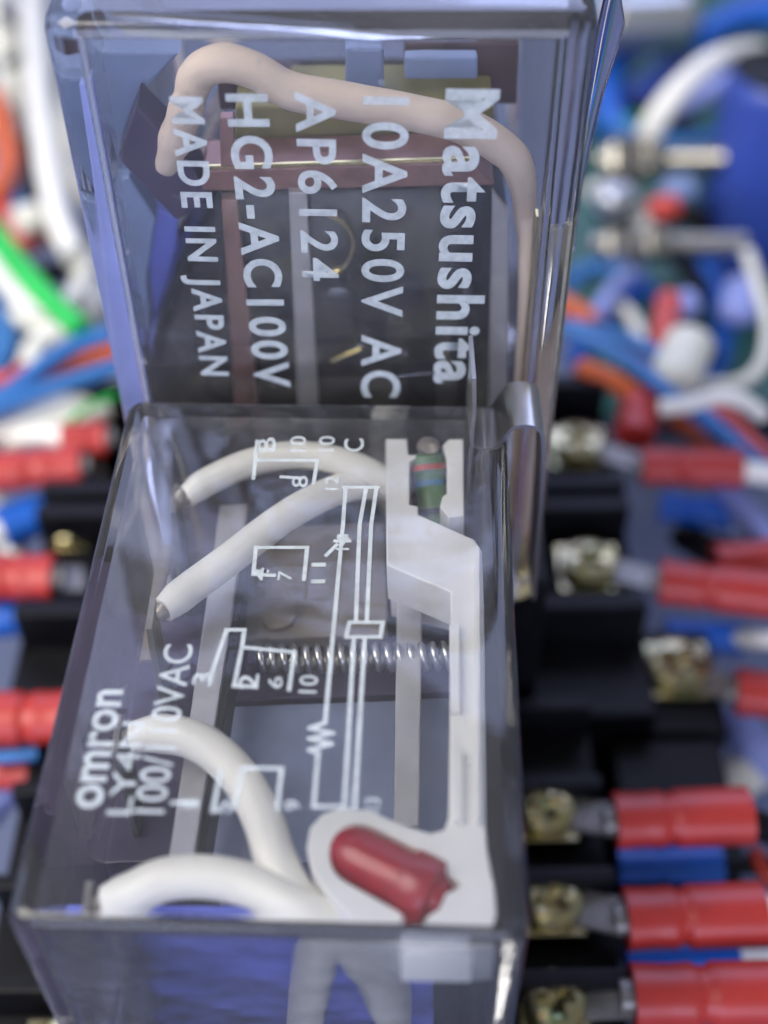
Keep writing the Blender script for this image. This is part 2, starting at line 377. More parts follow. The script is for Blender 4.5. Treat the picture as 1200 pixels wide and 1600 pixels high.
# ---- inside
obj('base', box((OX - 1.12, OY + .25, -3.68), (OX + 1.2, OY + 3.9, -3.1), 0.04), 'black', ro)
obj('coil', slab_z([(352, 1098), (700, 1098), (690, 1345), (318, 1345)], -1.2, 1.5, 0.08), 'bluegrey', ro, smooth=40)
obj('armature', slab_z([(385, 835), (600, 835), (600, 1004), (372, 1004)], -1.05, 0.12, 0.02), 'taupe', ro)
c = at(437, 972, -1.03)
obj('rivet', lathe(c - Z * .03, c + Z * .04, [(0, .12), (.8, .12), (1, .08)]), 'taupe', ro, smooth=40)
A, B = at(404, 1034, -1.02), at(700, 1040, -1.02); hr = rad(36, A); hp = []
for q in range(17 * 12 + 1):                # return spring wound along the armature edge
    a = q / 12 * 2 * math.pi; hp.append(A.lerp(B, q / (17 * 12)) + Vector((0, math.cos(a) * hr, math.sin(a) * hr)))
bm = bmesh.new(); add_tube(bm, hp, .026, 7)
obj('return_spring', bm, 'steel', ro, smooth=60)
obj('winding_tray', slab_z([(372, 1008), (704, 1008), (700, 1094), (354, 1094)], -1.22, 0.3), 'purple', ro)
obj('side_frame', slab_z([(352, 800), (395, 800), (300, 1345), (262, 1345)], -0.75, 0.06), 'grey', ro)
obj('side_frame', slab_z([(398, 800), (408, 800), (314, 1345), (303, 1345)], -0.80, 0.3), 'black', ro)
obj('contact_strip', slab_z([(618, 890), (656, 890), (642, 1295), (604, 1295)], -0.95, 0.05), 'grey', ro)
obj('contact_block', slab_z([(298, 800), (356, 800), (350, 870), (296, 870)], -0.85, 0.5), 'purple', ro)
obj('contact_block', slab_z([(205, 960), (330, 960), (262, 1330), (120, 1330)], -1.5, 0.8), 'purple', ro)
obj('contact_block', slab_z([(330, 650), (590, 650), (590, 800), (320, 800)], -1.7, 0.8), 'black', ro)
obj('contact_tip', lathe(at(285, 800, -.6), at(296, 775, -.5), [(0, .05), (.5, .07), (1, .05)]), 'tin', ro, smooth=40)
for pts in ([(268, 860), (236, 1035)], [(222, 690), (262, 905)]):
    obj('contact_spring', tube([at(*p, -0.7) for p in pts], lambda t: .05, 6, 8, 0.35), 'taupe', ro, smooth=40)
fl = oloc(0, .24)
obj('coil_flange', slab([oloc(x, .40, z) for x, z in ((-1.265, -.72), (.95, -.72), (.95, -3.1), (-1.265, -3.1))], (0, .12, 0), .02), 'bluebob', ro)
# white lamp holder: one moulded outline with a pocket for the lamp
def holder():
    cu = bpy.data.curves.new('h', 'CURVE'); cu.dimensions = '2D'; cu.fill_mode = 'BOTH'; cu.extrude = 0.18; cu.bevel_depth = 0.012; cu.bevel_resolution = 2
    zt = -0.30
    outer = [(606, 702), (634, 702), (636, 726), (652, 728), (638, 736), (637, 803), (650, 806), (650, 818), (737, 858), (748, 875), (750, 965), (750, 1300), (752, 1330), (764, 1400), (768, 1464),
             (640, 1464), (566, 1448), (520, 1408), (490, 1365), (481, 1330), (486, 1300), (504, 1280), (535, 1270), (575, 1276), (630, 1300), (668, 1312), (692, 1306), (700, 1285), (704, 980), (704, 936), (606, 893)]
    hole = []; ux, uy = .884, .467       # rounded slot, open towards the leads
    for q in range(0, 17):
        a = math.pi * q / 16; hole.append((560 + 50 * (-math.sin(a) * ux + math.cos(a) * uy), 1341 + 50 * (-math.sin(a) * uy - math.cos(a) * ux)))
    hole += [(632, 1440), (662, 1440), (684, 1428), (694, 1404), (716, 1394), (716, 1384), (700, 1372), (690, 1352), (660, 1336)]
    for L in (outer, hole):
        sp = cu.splines.new('POLY'); sp.use_cyclic_u = True; sp.points.add(len(L) - 1)
        for q, (x, y) in zip(sp.points, L): p = at(x, y, zt); q.co = (p.x, p.y, 0, 1)
    o = bpy.data.objects.new('h', cu); COL.objects.link(o); bpy.context.view_layer.update()
    me = bpy.data.meshes.new_from_object(o.evaluated_get(bpy.context.evaluated_depsgraph_get())); me.name = 'lamp_holder'
    bpy.data.objects.remove(o); me.transform(Matrix.Translation((0, 0, zt - 0.19))); return me
lh = finish('lamp_holder', holder(), 'wplas', ro)
obj('fork_prong', slab_z([(690, 712), (700, 702), (723, 702), (723, 820), (700, 822), (686, 806), (690, 790), (697, 785), (697, 732)], -0.30, .36), 'wplas', lh)
obj('pocket_floor', slab_z([(505, 1300), (560, 1290), (760, 1380), (760, 1462), (650, 1462), (520, 1400)], -0.62, .08), 'wplas', lh)
led = obj('indicator_lamp', lathe(at(512, 1322, -.40), at(690, 1414, -.40), [(.25 * (1 - math.cos(q * math.pi / 16)), max(.01, .168 * math.sin(q * math.pi / 16))) for q in range(0, 9)] + [(.45, .169), (.66, .170), (.68, .196), (.70, .20), (.88, .20), (.91, .19), (.93, .12), (1, .1)]), 'ledred', ro, smooth=40)
for p in (((660, 1385), (690, 1392), (715, 1378), (752, 1318)), ((640, 1420), (660, 1440), (690, 1452), (730, 1455))):
    obj('lamp_lead', tube([at(x, y, -.42) for x, y in p], 0.022, 8, 8), 'tin', led, smooth=60)
for x0, y0, x1, y1, zz, tt in ((606, 893, 704, 936, -.62, .5), (700, 985, 716, 1120, -.24, .1), (704, 1180, 720, 1290, -.24, .1), (738, 866, 748, 1290, -.22, .1)):
    if tt > .3: bmx = slab_z([(x0, y0 - 30), (x1, y1 - 30), (x1, y1), (x0, y0 + 16)], zz, tt)
    else: bmx = slab_z([(x0, y0), (x1, y0), (x1, y1), (x0, y1)], zz, tt, .01)
    obj('rib', bmx, 'wplas', lh)
# resistor standing in the fork
a, b = at(666, 722, -.34), at(680, 862, -.72)
res = obj('resistor', lathe(a, b, [(0, .03), (.02, .09), (.07, .125), (.2, .13), (.25, .112), (.75, .112), (.8, .13), (.95, .125), (.99, .08), (1, .03)]), 'resgreen', ro, smooth=40)
for t, m in ((.16, 'bandred'), (.34, 'bandblue'), (.66, 'bandblack'), (.9, 'bandblue')):
    r = .134 if t < .2 or t > .8 else .116
    obj('colour_band', lathe(a.lerp(b, t), a.lerp(b, t + .065), [(0, r), (1, r)]), m, res, smooth=40)
obj('resistor_lead', lathe(a, at(672, 706, -.22), [(0, .03), (.3, .04), (.45, .085), (.8, .08), (1, .02)]), 'tin', res, smooth=50)
# white lead wires
for pts, w in (([(300, 786, -.55), (335, 762, -.5), (400, 735, -.45), (470, 725, -.42), (540, 737, -.42), (588, 760, -.5), (612, 785, -.75), (615, 800, -1.4), (614, 810, -2.8)], 44),
               ([(260, 960, -.42), (300, 928, -.42), (360, 885, -.42), (430, 832, -.42), (490, 796, -.46), (545, 776, -.55), (590, 775, -.7), (606, 785, -1.2), (606, 800, -2.6)], 50),
               ([(212, 1152, -.62), (260, 1148, -.58), (318, 1165, -.54), (372, 1215, -.5), (408, 1280, -.48), (430, 1350, -.46), (462, 1410, -.5), (500, 1448, -.56), 'Y', (505, 1492), (492, 1545), (478, 1610), (470, 1700)], 62),
               ([(166, 1408, -.55), (205, 1396, -.52), (260, 1374, -.46), (330, 1372, -.44), (395, 1388, -.44), (455, 1420, -.44), (508, 1446, -.52), 'Y', (548, 1488), (585, 1540), (612, 1610), (620, 1700)], 66)):
    q = pts.index('Y') if 'Y' in pts else len(pts)
    P = [at(*p) for p in pts[:q]] + [aty(*p, OY + .27) for p in pts[q + 1:]]; k = rad(w, P[3])
    lw = obj('lead_wire', tube(P, lambda t, k=k: k * (min(1, .78 + t * 3)), 9, 18), 'wwire', ro, smooth=60)
    d = (P[0] - P[1]).normalized(); e = P[0] + d * .09
    obj('terminal_tab', box((e.x - .03, e.y - .14, -3.2), (e.x + .015, e.y + .14, e.z + .06), .008), 'tin', ro)
    obj('bare_end', lathe(P[0] - d * .02, P[0] + d * .07, [(0, k * .6), (.6, k * .5), (1, k * .3)]), 'taupe', lw, smooth=50)

# ------------------------------------------------------------------ rear relay (taller, coil wrapped in black tape)
rm = thing('relay', (MX, MY + 1.75, -2.6), 'taller clear relay standing behind, with black taped coil and thick beige wire inside', 'relay')
mc = Vector((MX, MY, 0)) + Vector((-math.sin(MYAW), math.cos(MYAW), 0)) * 1.75
mcov = obj('cover', cover_bm(mc.x, mc.y, MW, 3.5, -2.55, MZ, 0.19, 0.22, 0.14, MYAW, 0.2), 'cover', rm, smooth=35)
PM = lambda x, y: on(x, y, (MX, MY, 0), MN)
def mtext(s, a, b, cap_px, bold=0.0, space=1.2):
    A, B = PM(*a), PM(*b); cap = 2 * rad(cap_px, (A + B) / 2)
    return finish('lettering', text_mesh(s, A, B, cap, MN, bold, 0.004, space), 'ink', mcov)
mtext('Matsushita', (700, 138), (680, 598), 74, 0.028, 1.12)
mtext('10A250V AC', (569, 150), (566, 620), 64, 0.02)
mtext('AP6124', (462, 142), (474, 438), 58, 0.02)
mtext('HG2-AC100V', (354, 146), (401, 604), 58, 0.026)
mtext('MADE IN JAPAN', (266, 150), (316, 586), 46, 0.026)
# ---- inside
Yc = MY + 0.75
obj('base', box((-1.75, 7.95, -2.7), (1.1, 10.9, -1.9), .05), 'black', rm)
obj('coil', slab_y([(340, 300), (770, 296), (792, 330), (792, 700), (240, 700), (240, 535), (276, 420)], Yc, 1.6, .04), 'coil', rm, smooth=40)
obj('yoke', slab_y([(318, 266), (735, 254), (772, 292), (318, 300)], Yc - .12, .34, .02), 'copper', rm)
obj('yoke_rim', slab_y([(318, 261), (735, 249), (737, 254), (318, 266)], Yc - .14, .03, .004), 'brass', rm)
obj('copper_strip', slab_y([(348, 312), (372, 312), (412, 700), (374, 700)], Yc - .16, .08, .01), 'copper', rm)
obj('copper_strip', slab_y([(345, 186), (366, 186), (368, 262), (347, 262)], Yc - .16, .08, .01), 'copper', rm)
obj('steel_strip', slab_y([(452, 300), (480, 300), (502, 700), (470, 700)], Yc - .18, .06, .01), 'grey', rm)
obj('edge_strip', slab_y([(768, 300), (792, 330), (792, 700), (762, 700)], Yc - .2, .06, .01), 'grey', rm)
obj('armature_plate', slab_y([(370, 176), (770, 176), (770, 256), (366, 262)], Yc + .25, .5, .02), 'olive', rm)
obj('insulating_plate', slab_y([(632, 86), (810, 86), (806, 180), (632, 176)], Yc + .6, .3, .02), 'maroon', rm)
obj('insulating_plate', slab_y([(340, 130), (470, 150), (470, 186), (345, 186)], Yc + .5, .3, .02), 'maroon', rm)
obj('clear_clamp', slab_y([(632, 104), (745, 104), (745, 138), (632, 138)], Yc + .4, .1, .02), 'paleblue', rm)
obj('clear_clamp', slab_y([(540, 90), (600, 90), (600, 150), (540, 150)], Yc + .4, .1, .02), 'paleblue', rm)
obj('brass_arc', tube([aty(x, y, Yc - .05) for x, y in ((508, 330), (538, 348), (552, 380), (540, 412), (515, 425))], .05, 8, 10, .5), 'brass', rm, smooth=50)  # arc of brass shaped after a reflection on the coil
obj('brass_arc', tube([aty(x, y, Yc - .05) for x, y in ((520, 560), (545, 548), (565, 540))], .03, 8, 10, .5), 'brass', rm, smooth=50)
cc = aty(530, 482, Yc - .03)
obj('coil_core', lathe(cc + Vector((0, .1, 0)), cc - Vector((0, .02, 0)), [(0, .2), (.8, .2), (1, .17)]), 'coil', rm, smooth=40)
obj('terminal_plate', slab_y([(217, 170), (284, 236), (334, 310), (278, 345), (188, 250)], Yc - .1, .3, .02), 'purple', rm)
obj('side_plate_or_sheen', slab_y([(125, 92), (285, 92), (215, 165), (186, 250), (165, 330)], Yc + .2, .2, .02), 'paleblue', rm)
obj('side_plate_or_sheen', slab_y([(166, 285), (205, 282), (246, 345), (232, 440), (238, 520), (205, 520)], Yc + .1, .2, .02), 'paleblue', rm)
obj('side_plate_or_sheen', slab_y([(240, 330), (282, 350), (276, 415), (240, 520), (215, 520)], Yc + .35, .2, .02), 'bluebob', rm)
obj('side_plate_or_sheen', slab_y([(212, 535), (238, 535), (240, 700), (236, 700)], Yc + .2, .3, .02), 'bluebob', rm)
obj('side_plate_or_sheen', slab_y([(132, 120), (142, 120), (228, 600), (232, 700), (226, 700)], MY + .32, .12, .01), 'lilac', rm)  # lilac sliver added for the blue light refracted in the left wall
for dx, mm, dy in ((0, 'brass', .34), (17, 'cream', .5), (30, 'brass', .42)):
    obj('refracted_streak', slab_y([(834 + dx, 335), (842 + dx, 335), (817 + dx, 640), (806 + dx, 880), (799 + dx, 880), (809 + dx, 640)], MY + dy, .1, .01), mm, rm)  # thin slats added for the gold streaks refracted in the right wall
obj('top_bar', slab_y([(120, 60), (640, 60), (640, 86), (120, 86)], Yc + 1.2, .4, .02), 'paleblue', rm)
P = [aty(x, y, Yc + dy) for x, y, dy in ((262, 262, -.05), (276, 222, -.1), (296, 165, -.15), (312, 118, -.15), (350, 100, -.18), (400, 112, -.2), (455, 142, -.22), (540, 158, -.22), (640, 176, -.22), (715, 194, -.22), (775, 226, -.2), (808, 262, -.15), (820, 335, .0))] + [aty(824, 430, MY + .5), aty(818, 560, MY + .48), aty(808, 720, MY + .46), aty(800, 880, MY + .46)]
k = rad(56, P[5])
obj('braided_wire', tube(P, lambda t: k * (1 - .38 * min(1, max(0, (t - .68) / .1))) * (1 + .05 * math.sin(t * 120) * (t < .18) + .02 * math.sin(t * 34)) * min(1, .7 + t * 4) , 9, 16), 'braid', rm, smooth=60)

# ------------------------------------------------------------------ hold-down clip and spring wire between the relays
Yk = 6.93
prof = [(741, 592), (741, 640), (737, 690), (744, 706), (760, 712), (776, 702), (790, 683), (803, 669), (822, 666), (840, 671), (849, 690), (847, 770), (840, 860), (834, 938)]
path = smoothpath([aty(x, y, Yk) for x, y in prof], 6)
bm = bmesh.new(); th = 0.014; fr = []
for i, p in enumerate(path):
    t = (path[min(i + 1, len(path) - 1)] - path[max(i - 1, 0)]).normalized(); n = Vector((-t.z, 0, t.x)) * th; d = Vector((0, .46, 0))
    fr.append([bm.verts.new(q) for q in (p - n, p + n, p + n + d, p - n + d)])
for A, B in zip(fr, fr[1:]):
    for q in range(4): bm.faces.new((A[q], A[(q + 1) % 4], B[(q + 1) % 4], B[q]))
bm.faces.new(fr[0]); bm.faces.new(fr[-1])
tag(obj('hold_down_clip', bm, 'steel', smooth=35), 'bright bent steel hold-down clip hooked over the far right corner of the front relay', 'clip')
tag(obj('retaining_strip', slab_y([(934, 60), (948, 0), (962, -30), (972, 0), (978, 40), (966, 84), (944, 150), (925, 230), (908, 320), (897, 400), (884, 388), (890, 330), (905, 230), (920, 140)], MY + .9, .14, .03), 'clear', smooth=35), 'narrow clear plastic retaining strip along the right side of the taller relay', 'plastic strip')

# ------------------------------------------------------------------ crimp terminals
def terminal(a, b, wpx, z, colour, label, group, lug_to=None, wire=None, wire_mat='wwire', zb=None, bent=0.0):
    A, B = at(*a, z), at(*b, z if zb is None else zb); L = (B - A).length; R = rad(wpx, (A + B) / 2)
    t = thing('crimp_terminal', A, label, 'crimp terminal', group); d = (B - A).normalized()
    side = d.cross(Z).normalized(); bm = bmesh.new()
    n = 26; path = [A.lerp(B, i / n) for i in range(n + 1)]
    def r(q):
        if q < .38: return R * (.94 + .05 * abs(q - .2) / .2)
        if q < .46: return R * (.86 + .5 * abs(q - .42))
        return R * (.97 + .06 * q)
    add_tube(bm, path, r, 20, 0.82)
    inner = [B - d * .001, B - d * .25 * min(1, L)]
    obj('sleeve', bm, colour, t, smooth=40)
    if lug_to is not None:
        c = at(*lug_to, ZS - 0.085 if z > -4.6 else z - .05); c2 = A + d * .12
        dd = (c2 - c); dl = dd.normalized(); s = dl.cross(Z).normalized(); w = R * .62
        bm = slab([c + dl * .25 - s * w, c2 - s * w, c2 + s * w, c + dl * .25 + s * w], (0, 0, -.05), .008)
        add_tube(bm, [A - d * .10, A + d * .02, A + d * .1], lambda q: R * .52, 14, .8)
        ring = [bm.verts.new(c + Vector((.3 * math.cos(q * math.pi / 12), .3 * math.sin(q * math.pi / 12), 0))) for q in range(24)]
        bm.faces.new(ring)
        bmesh.ops.solidify(bm, geom=[f for f in bm.faces if len(f.verts) == 24], thickness=.05)
        obj('lug', bm, 'tin', t)
    if wire:
        P = [B - d * .15] + [at(*p) for p in wire]
        obj('wire', tube(P, R * .52, 8, 14), wire_mat, t, smooth=60)
    return t
GR, GB = 'red crimp terminals on the sockets', 'blue crimp terminals under the red ones'
zt = ZS + .12
terminal((988, 1556), (1260, 1552), 104, zt, 'red', 'largest red crimp terminal in the bottom right corner, cut off by the frame', GR, (866, 1566), [(1400, 1540, zt)])
terminal((977, 1436), (1192, 1428), 102, zt, 'red', 'red crimp terminal directly above the bottom right one, fed by a white wire', GR, (862, 1408), [(1260, 1420, zt), (1400, 1410, zt)])
terminal((960, 1282), (1170, 1274), 94, zt, 'red', 'red crimp terminal just under the empty black socket tier, third up from the bottom right', GR, (852, 1264), [(1230, 1310, zt - .3), (1340, 1390, zt - .9)], 'black')
terminal((1150, 1080), (1330, 1100), 82, -4.95, 'red', 'shaded red crimp terminal lowest down at the right edge, beside the dark screw', GR, (1060, 1045), [(1400, 1110, -5)])
terminal((1030, 908), (1215, 930), 78, zt, 'red', 'red crimp terminal leading right from the tarnished cross-head screw in the middle', GR, (920, 880), [(1300, 950, zt)])
terminal((1118, 880), (1290, 862), 66, zt - .25, 'red', 'red crimp terminal tucked behind the one from the middle screw', GR, None, [(1400, 850, zt - .2)])
terminal((1002, 727), (1158, 732), 66, zt, 'red', 'red crimp terminal below the orange wire, fed by a white wire on its right', GR, (903, 692), [(1205, 742, zt), (1300, 752, zt)])
terminal((990, 682), (1005, 622), 66, zt - .1, 'red', 'stubby red crimp terminal at the end of the thick orange wire', GR, None, [(985, 612, zt), (960, 596, zt + .05), (925, 582, zt + .1), (905, 574, zt + .1)], 'orangew')
zb_ = ZS - .55
terminal((965, 1352), (1128, 1350), 56, zb_, 'bluesl', 'blue crimp terminal between the two red ones at lower right', GB, None, [(1200, 1352, zb_), (1300, 1360, zb_)], 'black')
terminal((978, 1500), (1152, 1492), 56, zb_, 'bluesl', 'blue crimp terminal just above the largest red terminal', GB, None, [(1210, 1496, zb_), (1300, 1490, zb_)], 'wwire')
terminal((1040, 990), (1160, 1000), 54, zb_ - .35, 'bluesl', 'dark blue crimp terminal under the middle screw, with a white wire leaving it', GB, None, [(1210, 1000, zb_), (1300, 1000, zb_)], 'wwire')
terminal((1030, 790), (1142, 806), 54, zb_, 'bluesl', 'blue crimp terminal below the white-fed red terminal at right', GB, None, [(1165, 800, zb_), (1200, 830, zb_)], 'bluew')
GL = 'red crimp terminals on the left'
terminal((166, 684), (98, 690), 62, zt + .1, 'red', 'short red crimp terminal at left, uppermost and half behind another red one', GL, (200, 690), [(60, 680, zt), (10, 690, zt - .2)])
terminal((127, 726), (-60, 742), 72, zt, 'red', 'long red crimp terminal at left under the white wire bundle', GL, (190, 722), [(-140, 745, zt)])
terminal((85, 902), (-80, 902), 82, zt, 'red', 'red crimp terminal at left between two blue ones', GL, (170, 905), [(-140, 905, zt)])
terminal((116, 1120), (-60, 1126), 92, zt, 'red', 'red crimp terminal at left beside the lower half of the front relay', GL, (190, 1118), [(-140, 1126, zt)])
terminal((48, 1206), (-80, 1210), 60, zb_, 'red', 'red crimp terminal at left just below a thin blue wire, lowest of all', GL, None, [(-140, 1210, zb_)])
GBL = 'blue crimp terminals on the left'
terminal((112, 782), (2, 826), 74, zb_ + .25, 'bluesl', 'tilted bright blue crimp terminal at left under the long red one', GBL, None, [(-20, 842, zb_), (-80, 880, zb_)])
terminal((74, 962), (-50, 964), 72, zb_ + .25, 'bluesl', 'bright blue crimp terminal at left below the middle red one', GBL, None, [(-120, 964, zb_)])

# ------------------------------------------------------------------ loose wires
def wire(pts, wpx, m, label, z=None, name='wire', group=None, seg=14):
    P = [at(p[0], p[1], p[2] if len(p) > 2 else z) for p in pts]; k = rad(wpx, P[len(P) // 2])
    tag(obj(name, tube(P, k, 8, seg), m, smooth=60), label, 'wire', group)
GWL, GWR = 'loose wires on the left', 'loose wires on the right'
# left
wire([(45, -40), (52, 60), (62, 160), (75, 260), (95, 350), (118, 400)], 40, 'wwire', 'long white wire running down along the left side of the taller relay', -4.2, group=GWL)
wire([(-20, -30), (5, 60), (25, 120), (10, 190)], 62, 'cream', 'thick cream cable in the top left corner', -4.9, group=GWL)
wire([(60, -30), (58, 40), (72, 110), (50, 140)], 50, 'cream', 'cream cable just right of the thick corner one, beside the taller relay', -5.2, group=GWL)
wire([(110, 130), (80, 200), (110, 270), (160, 330)], 40, 'cream', 'pale cream wire bending behind the long white wire at upper left', -5.6, group=GWL)
wire([(-10, 150), (8, 210), (14, 260), (-10, 310)], 40, 'orangew', 'red-orange wire curving at the left edge, upper part', -4.6, group=GWL)
wire([(-10, 270), (20, 310), (60, 345), (110, 330)], 26, 'bluew', 'short blue wire behind the pale connector at left edge', -4.8, group=GWL)
wire([(-10, 320), (20, 345), (40, 375), (20, 400)], 26, 'redw', 'small red wire curling above the green wire', -4.7, group=GWL)
wire([(10, 372), (50, 376), (78, 350), (84, 300)], 32, 'orangew', 'orange wire loop above the green wire', -5.0, group=GWL)
wire([(-30, 340), (0, 378), (40, 428), (80, 472), (128, 516)], 38, 'greenw', 'bright green wire slanting down at the left', -3.9, group=GWL)
wire([(-20, 400), (10, 440), (40, 470), (100, 482), (128, 440), (140, 400)], 34, 'wwire', 'white wire looping under the green wire', -4.5, group=GWL)
wire([(-30, 450), (0, 500), (10, 540), (-20, 600)], 40, 'bluew', 'blue wire curving at the left edge beside the dark gap', -4.9, group=GWL)
wire([(25, 488), (70, 510), (110, 520), (150, 480)], 34, 'cream', 'cream wire under the lower end of the green wire', -4.8, group=GWL)
wire([(110, 516), (60, 540), (45, 575), (20, 600)], 40, 'wwire', 'short white wire bending above the blue and orange bundle', -4.7, group=GWL)
wire([(175, 522), (120, 540), (70, 570), (20, 610), (-40, 640)], 30, 'bluew', 'upper blue wire of the bundle at left', -4.0, group=GWL)
wire([(190, 546), (130, 560), (80, 582), (40, 606), (-20, 640)], 27, 'orangew', 'orange wire between two blue ones at left', -4.15, group=GWL)
wire([(200, 568), (140, 588), (80, 606), (20, 630), (-40, 650)], 27, 'bluew', 'lower blue wire of the bundle at left', -3.95, group=GWL)
wire([(-30, 590), (10, 594), (40, 575)], 26, 'redw', 'red wire crossing under the blue bundle at left edge', -4.4, group=GWL)
wire([(210, 586), (150, 612), (80, 640), (20, 668), (-40, 690)], 40, 'wwire', 'thick white wire just below the blue and orange bundle', -4.3, group=GWL)
wire([(170, 640), (120, 655), (70, 672), (0, 680), (-40, 690)], 36, 'wwire', 'white wire lying on the upper red terminals at left', -4.35, group=GWL)
wire([(180, 618), (130, 640), (96, 672)], 10, 'greenw', 'thin green wire above the red terminals at left', -4.1, group=GWL)
wire([(-30, 1182), (20, 1180), (60, 1176)], 26, 'bluew', 'thin blue wire between two red terminals at lower left', -4.5, group=GWL)
wire([(-20, 780), (6, 800), (10, 850), (40, 856)], 34, 'wwire', 'white wire at the left edge behind the tilted blue terminal', -5.0, group=GWL)
wire([(-40, 1290), (0, 1240), (60, 1200), (100, 1190)], 60, 'lilac', 'thick lilac wire running under the lowest left terminals', -5.2, group=GWL)
# right
wire([(880, 512), (940, 540), (1000, 576), (1040, 612), (1080, 640)], 27, 'bluew', 'blue wire running parallel above the thick orange one', -4.0, group=GWR)
wire([(880, 508), (950, 522), (1010, 545), (1050, 575)], 26, 'bluew', 'upper blue wire fanning right from behind the taller relay', -4.2, group=GWR)
wire([(930, 535), (980, 552), (1030, 590), (1060, 610)], 22, 'redw', 'salmon red wire between two blue wires on the right', -4.4, group=GWR)
wire([(870, 470), (900, 486), (930, 505)], 34, 'orangew', 'short orange wire just right of the taller relay', -4.6, group=GWR)
wire([(1032, 637, -3.9), (1075, 632, -3.8), (1120, 620, -3.7), (1160, 626, -3.7), (1192, 648, -3.9)], 27, 'wwire', 'short white arched wire above the red terminals on the right', group=GWR)
wire([(1168, 395), (1185, 450), (1200, 510), (1190, 570), (1150, 600), (1080, 600), (1040, 610)], 22, 'cream', 'pale wire dropping from the studs and bending left at the right edge', -4.5, group=GWR)
wire([(1010, 216, -4.4), (1030, 180, -4.0), (1062, 140, -3.7), (1110, 100, -3.6), (1150, 86, -3.7), (1185, 82, -3.9)], 40, 'wwire', 'thick white wire arching at upper right over the blue capacitor', group=GWR)
wire([(1090, 645), (1130, 680), (1170, 715), (1200, 740)], 34, 'bluew', 'blue wire sloping down right of the white arch', -4.3, group=GWR)
wire([(1110, 640), (1145, 655), (1175, 690), (1210, 720)], 24, 'redw', 'salmon wire beside the sloping blue wire at right', -4.3, group=GWR)
wire([(1050, 655), (1080, 672), (1110, 700), (1100, 720)], 32, 'orangew', 'brown-orange wire dipping behind the white-fed red terminal', -4.7, group=GWR)
wire([(1130, 762), (1165, 800), (1200, 845), (1240, 900)], 44, 'lilac', 'thick lilac blue wire slanting down at the right edge', -4.7, group=GWR)
wire([(1000, 445), (970, 480), (930, 520), (900, 560)], 36, 'bluesl', 'dark blue wire hanging behind the fan of wires at right', -5.4, group=GWR)
wire([(1000, 420), (970, 440), (940, 480), (930, 520)], 26, 'lilac', 'pale lilac wire slanting beside the taller relay', -5.0, group=GWR)
wire([(960, 210), (950, 150), (965, 100), (1010, 60)], 44, 'bluesl', 'bright blue cable behind the retaining spring', -5.8, group=GWR)
wire([(985, 165), (1040, 120), (1090, 70), (1140, 30), (1210, 0)], 50, 'capblue', 'dark blue cable arching under the thick white wire at upper right', -5.9, group=GWR)
wire([(1090, 60), (1150, 30), (1210, 20)], 44, 'bluesl', 'bright blue cable in the top right corner', -5.2, group=GWR)
wire([(1040, 170), (1100, 150), (1160, 110), (1220, 105)], 36, 'lilac', 'lilac blue cable just under the thick white arch', -5.0, group=GWR)
wire([(1150, 1120), (1180, 1170), (1230, 1200)], 66, 'lilac', 'lilac cable under the shaded terminal at the right edge', -6.2, group=GWR)
wire([(1120, 1260), (1160, 1210), (1230, 1180)], 70, 'cream', 'grey-white cable behind the third red terminal at lower right', -6.4, group=GWR)
wire([(1180, 1330), (1200, 1370), (1240, 1400)], 26, 'redw', 'dark red wire at the lower right edge between red terminals', -4.8, group=GWR)

for q, (pts, w, m, z, lab) in enumerate((
    ([(890, 440), (930, 420), (980, 430), (1030, 470)], 30, 'bluew', -5.6, 'blue wire crossing under the lower metal stud'),
    ([(1060, 400), (1090, 450), (1080, 520), (1110, 560)], 34, 'black', -5.2, 'black wire curling behind the cream wire connector'),
    ([(1100, 420), (1130, 480), (1120, 560), (1090, 600)], 40, 'bluesl', -5.7, 'dark blue wire beside the lilac connector at right'),
    ([(940, 330), (990, 345), (1050, 330), (1110, 350)], 40, 'black', -5.6, 'black cable lying between the two metal studs'),
    ([(920, 300), (960, 290), (1000, 330), (1010, 390)], 24, 'wwire', -5.3, 'thin white wire bending behind the lower metal stud'),
    ([(940, 130), (990, 160), (1060, 190), (1120, 240)], 32, 'black', -5.9, 'black cable running behind the thick white arch'),
    ([(960, 190), (1000, 215), (1060, 225), (1110, 215)], 30, 'bluew', -5.6, 'blue wire just above the upper metal stud'),
    ([(1060, 110), (1030, 150), (990, 190), (960, 230)], 26, 'greenw', -6.1, 'green wire half hidden under the thick white arch'),
    ([(960, 470), (990, 500), (1000, 540), (960, 560)], 22, 'wwire', -5.2, 'thin white wire tucked under the blue fan at right'),
    ([(1120, 690), (1160, 660), (1200, 650), (1240, 660)], 40, 'black', -5.0, 'black cable under the end of the white arch at right'),
    ([(1060, 830), (1110, 860), (1180, 870), (1240, 900)], 50, 'black', -5.2, 'thick black cable between the two upper rows of red terminals'),
)): wire(pts, w, m, lab, z, group=GWR)
for q, (pts, w, m, z, lab) in enumerate((
    ([(130, 380), (100, 420), (60, 430), (20, 410)], 34, 'black', -5.2, 'black wire behind the orange loop at left'),
    ([(-20, 560), (30, 550), (70, 520), (60, 480)], 44, 'black', -5.5, 'thick black cable in the gap under the green wire'),
    ([(20, 200), (50, 240), (48, 300), (20, 340)], 30, 'black', -5.6, 'black wire behind the long white wire'),
    ([(130, 420), (150, 460), (140, 510), (100, 530)], 26, 'wwire', -5.3, 'thin white wire hugging the left side of the taller relay'),
    ([(0, 20), (30, 40), (36, 80), (10, 100)], 20, 'black', -4.3, 'thin black wire looped on the cream cable in the corner'),
)): wire(pts, w, m, lab, z, group=GWL)
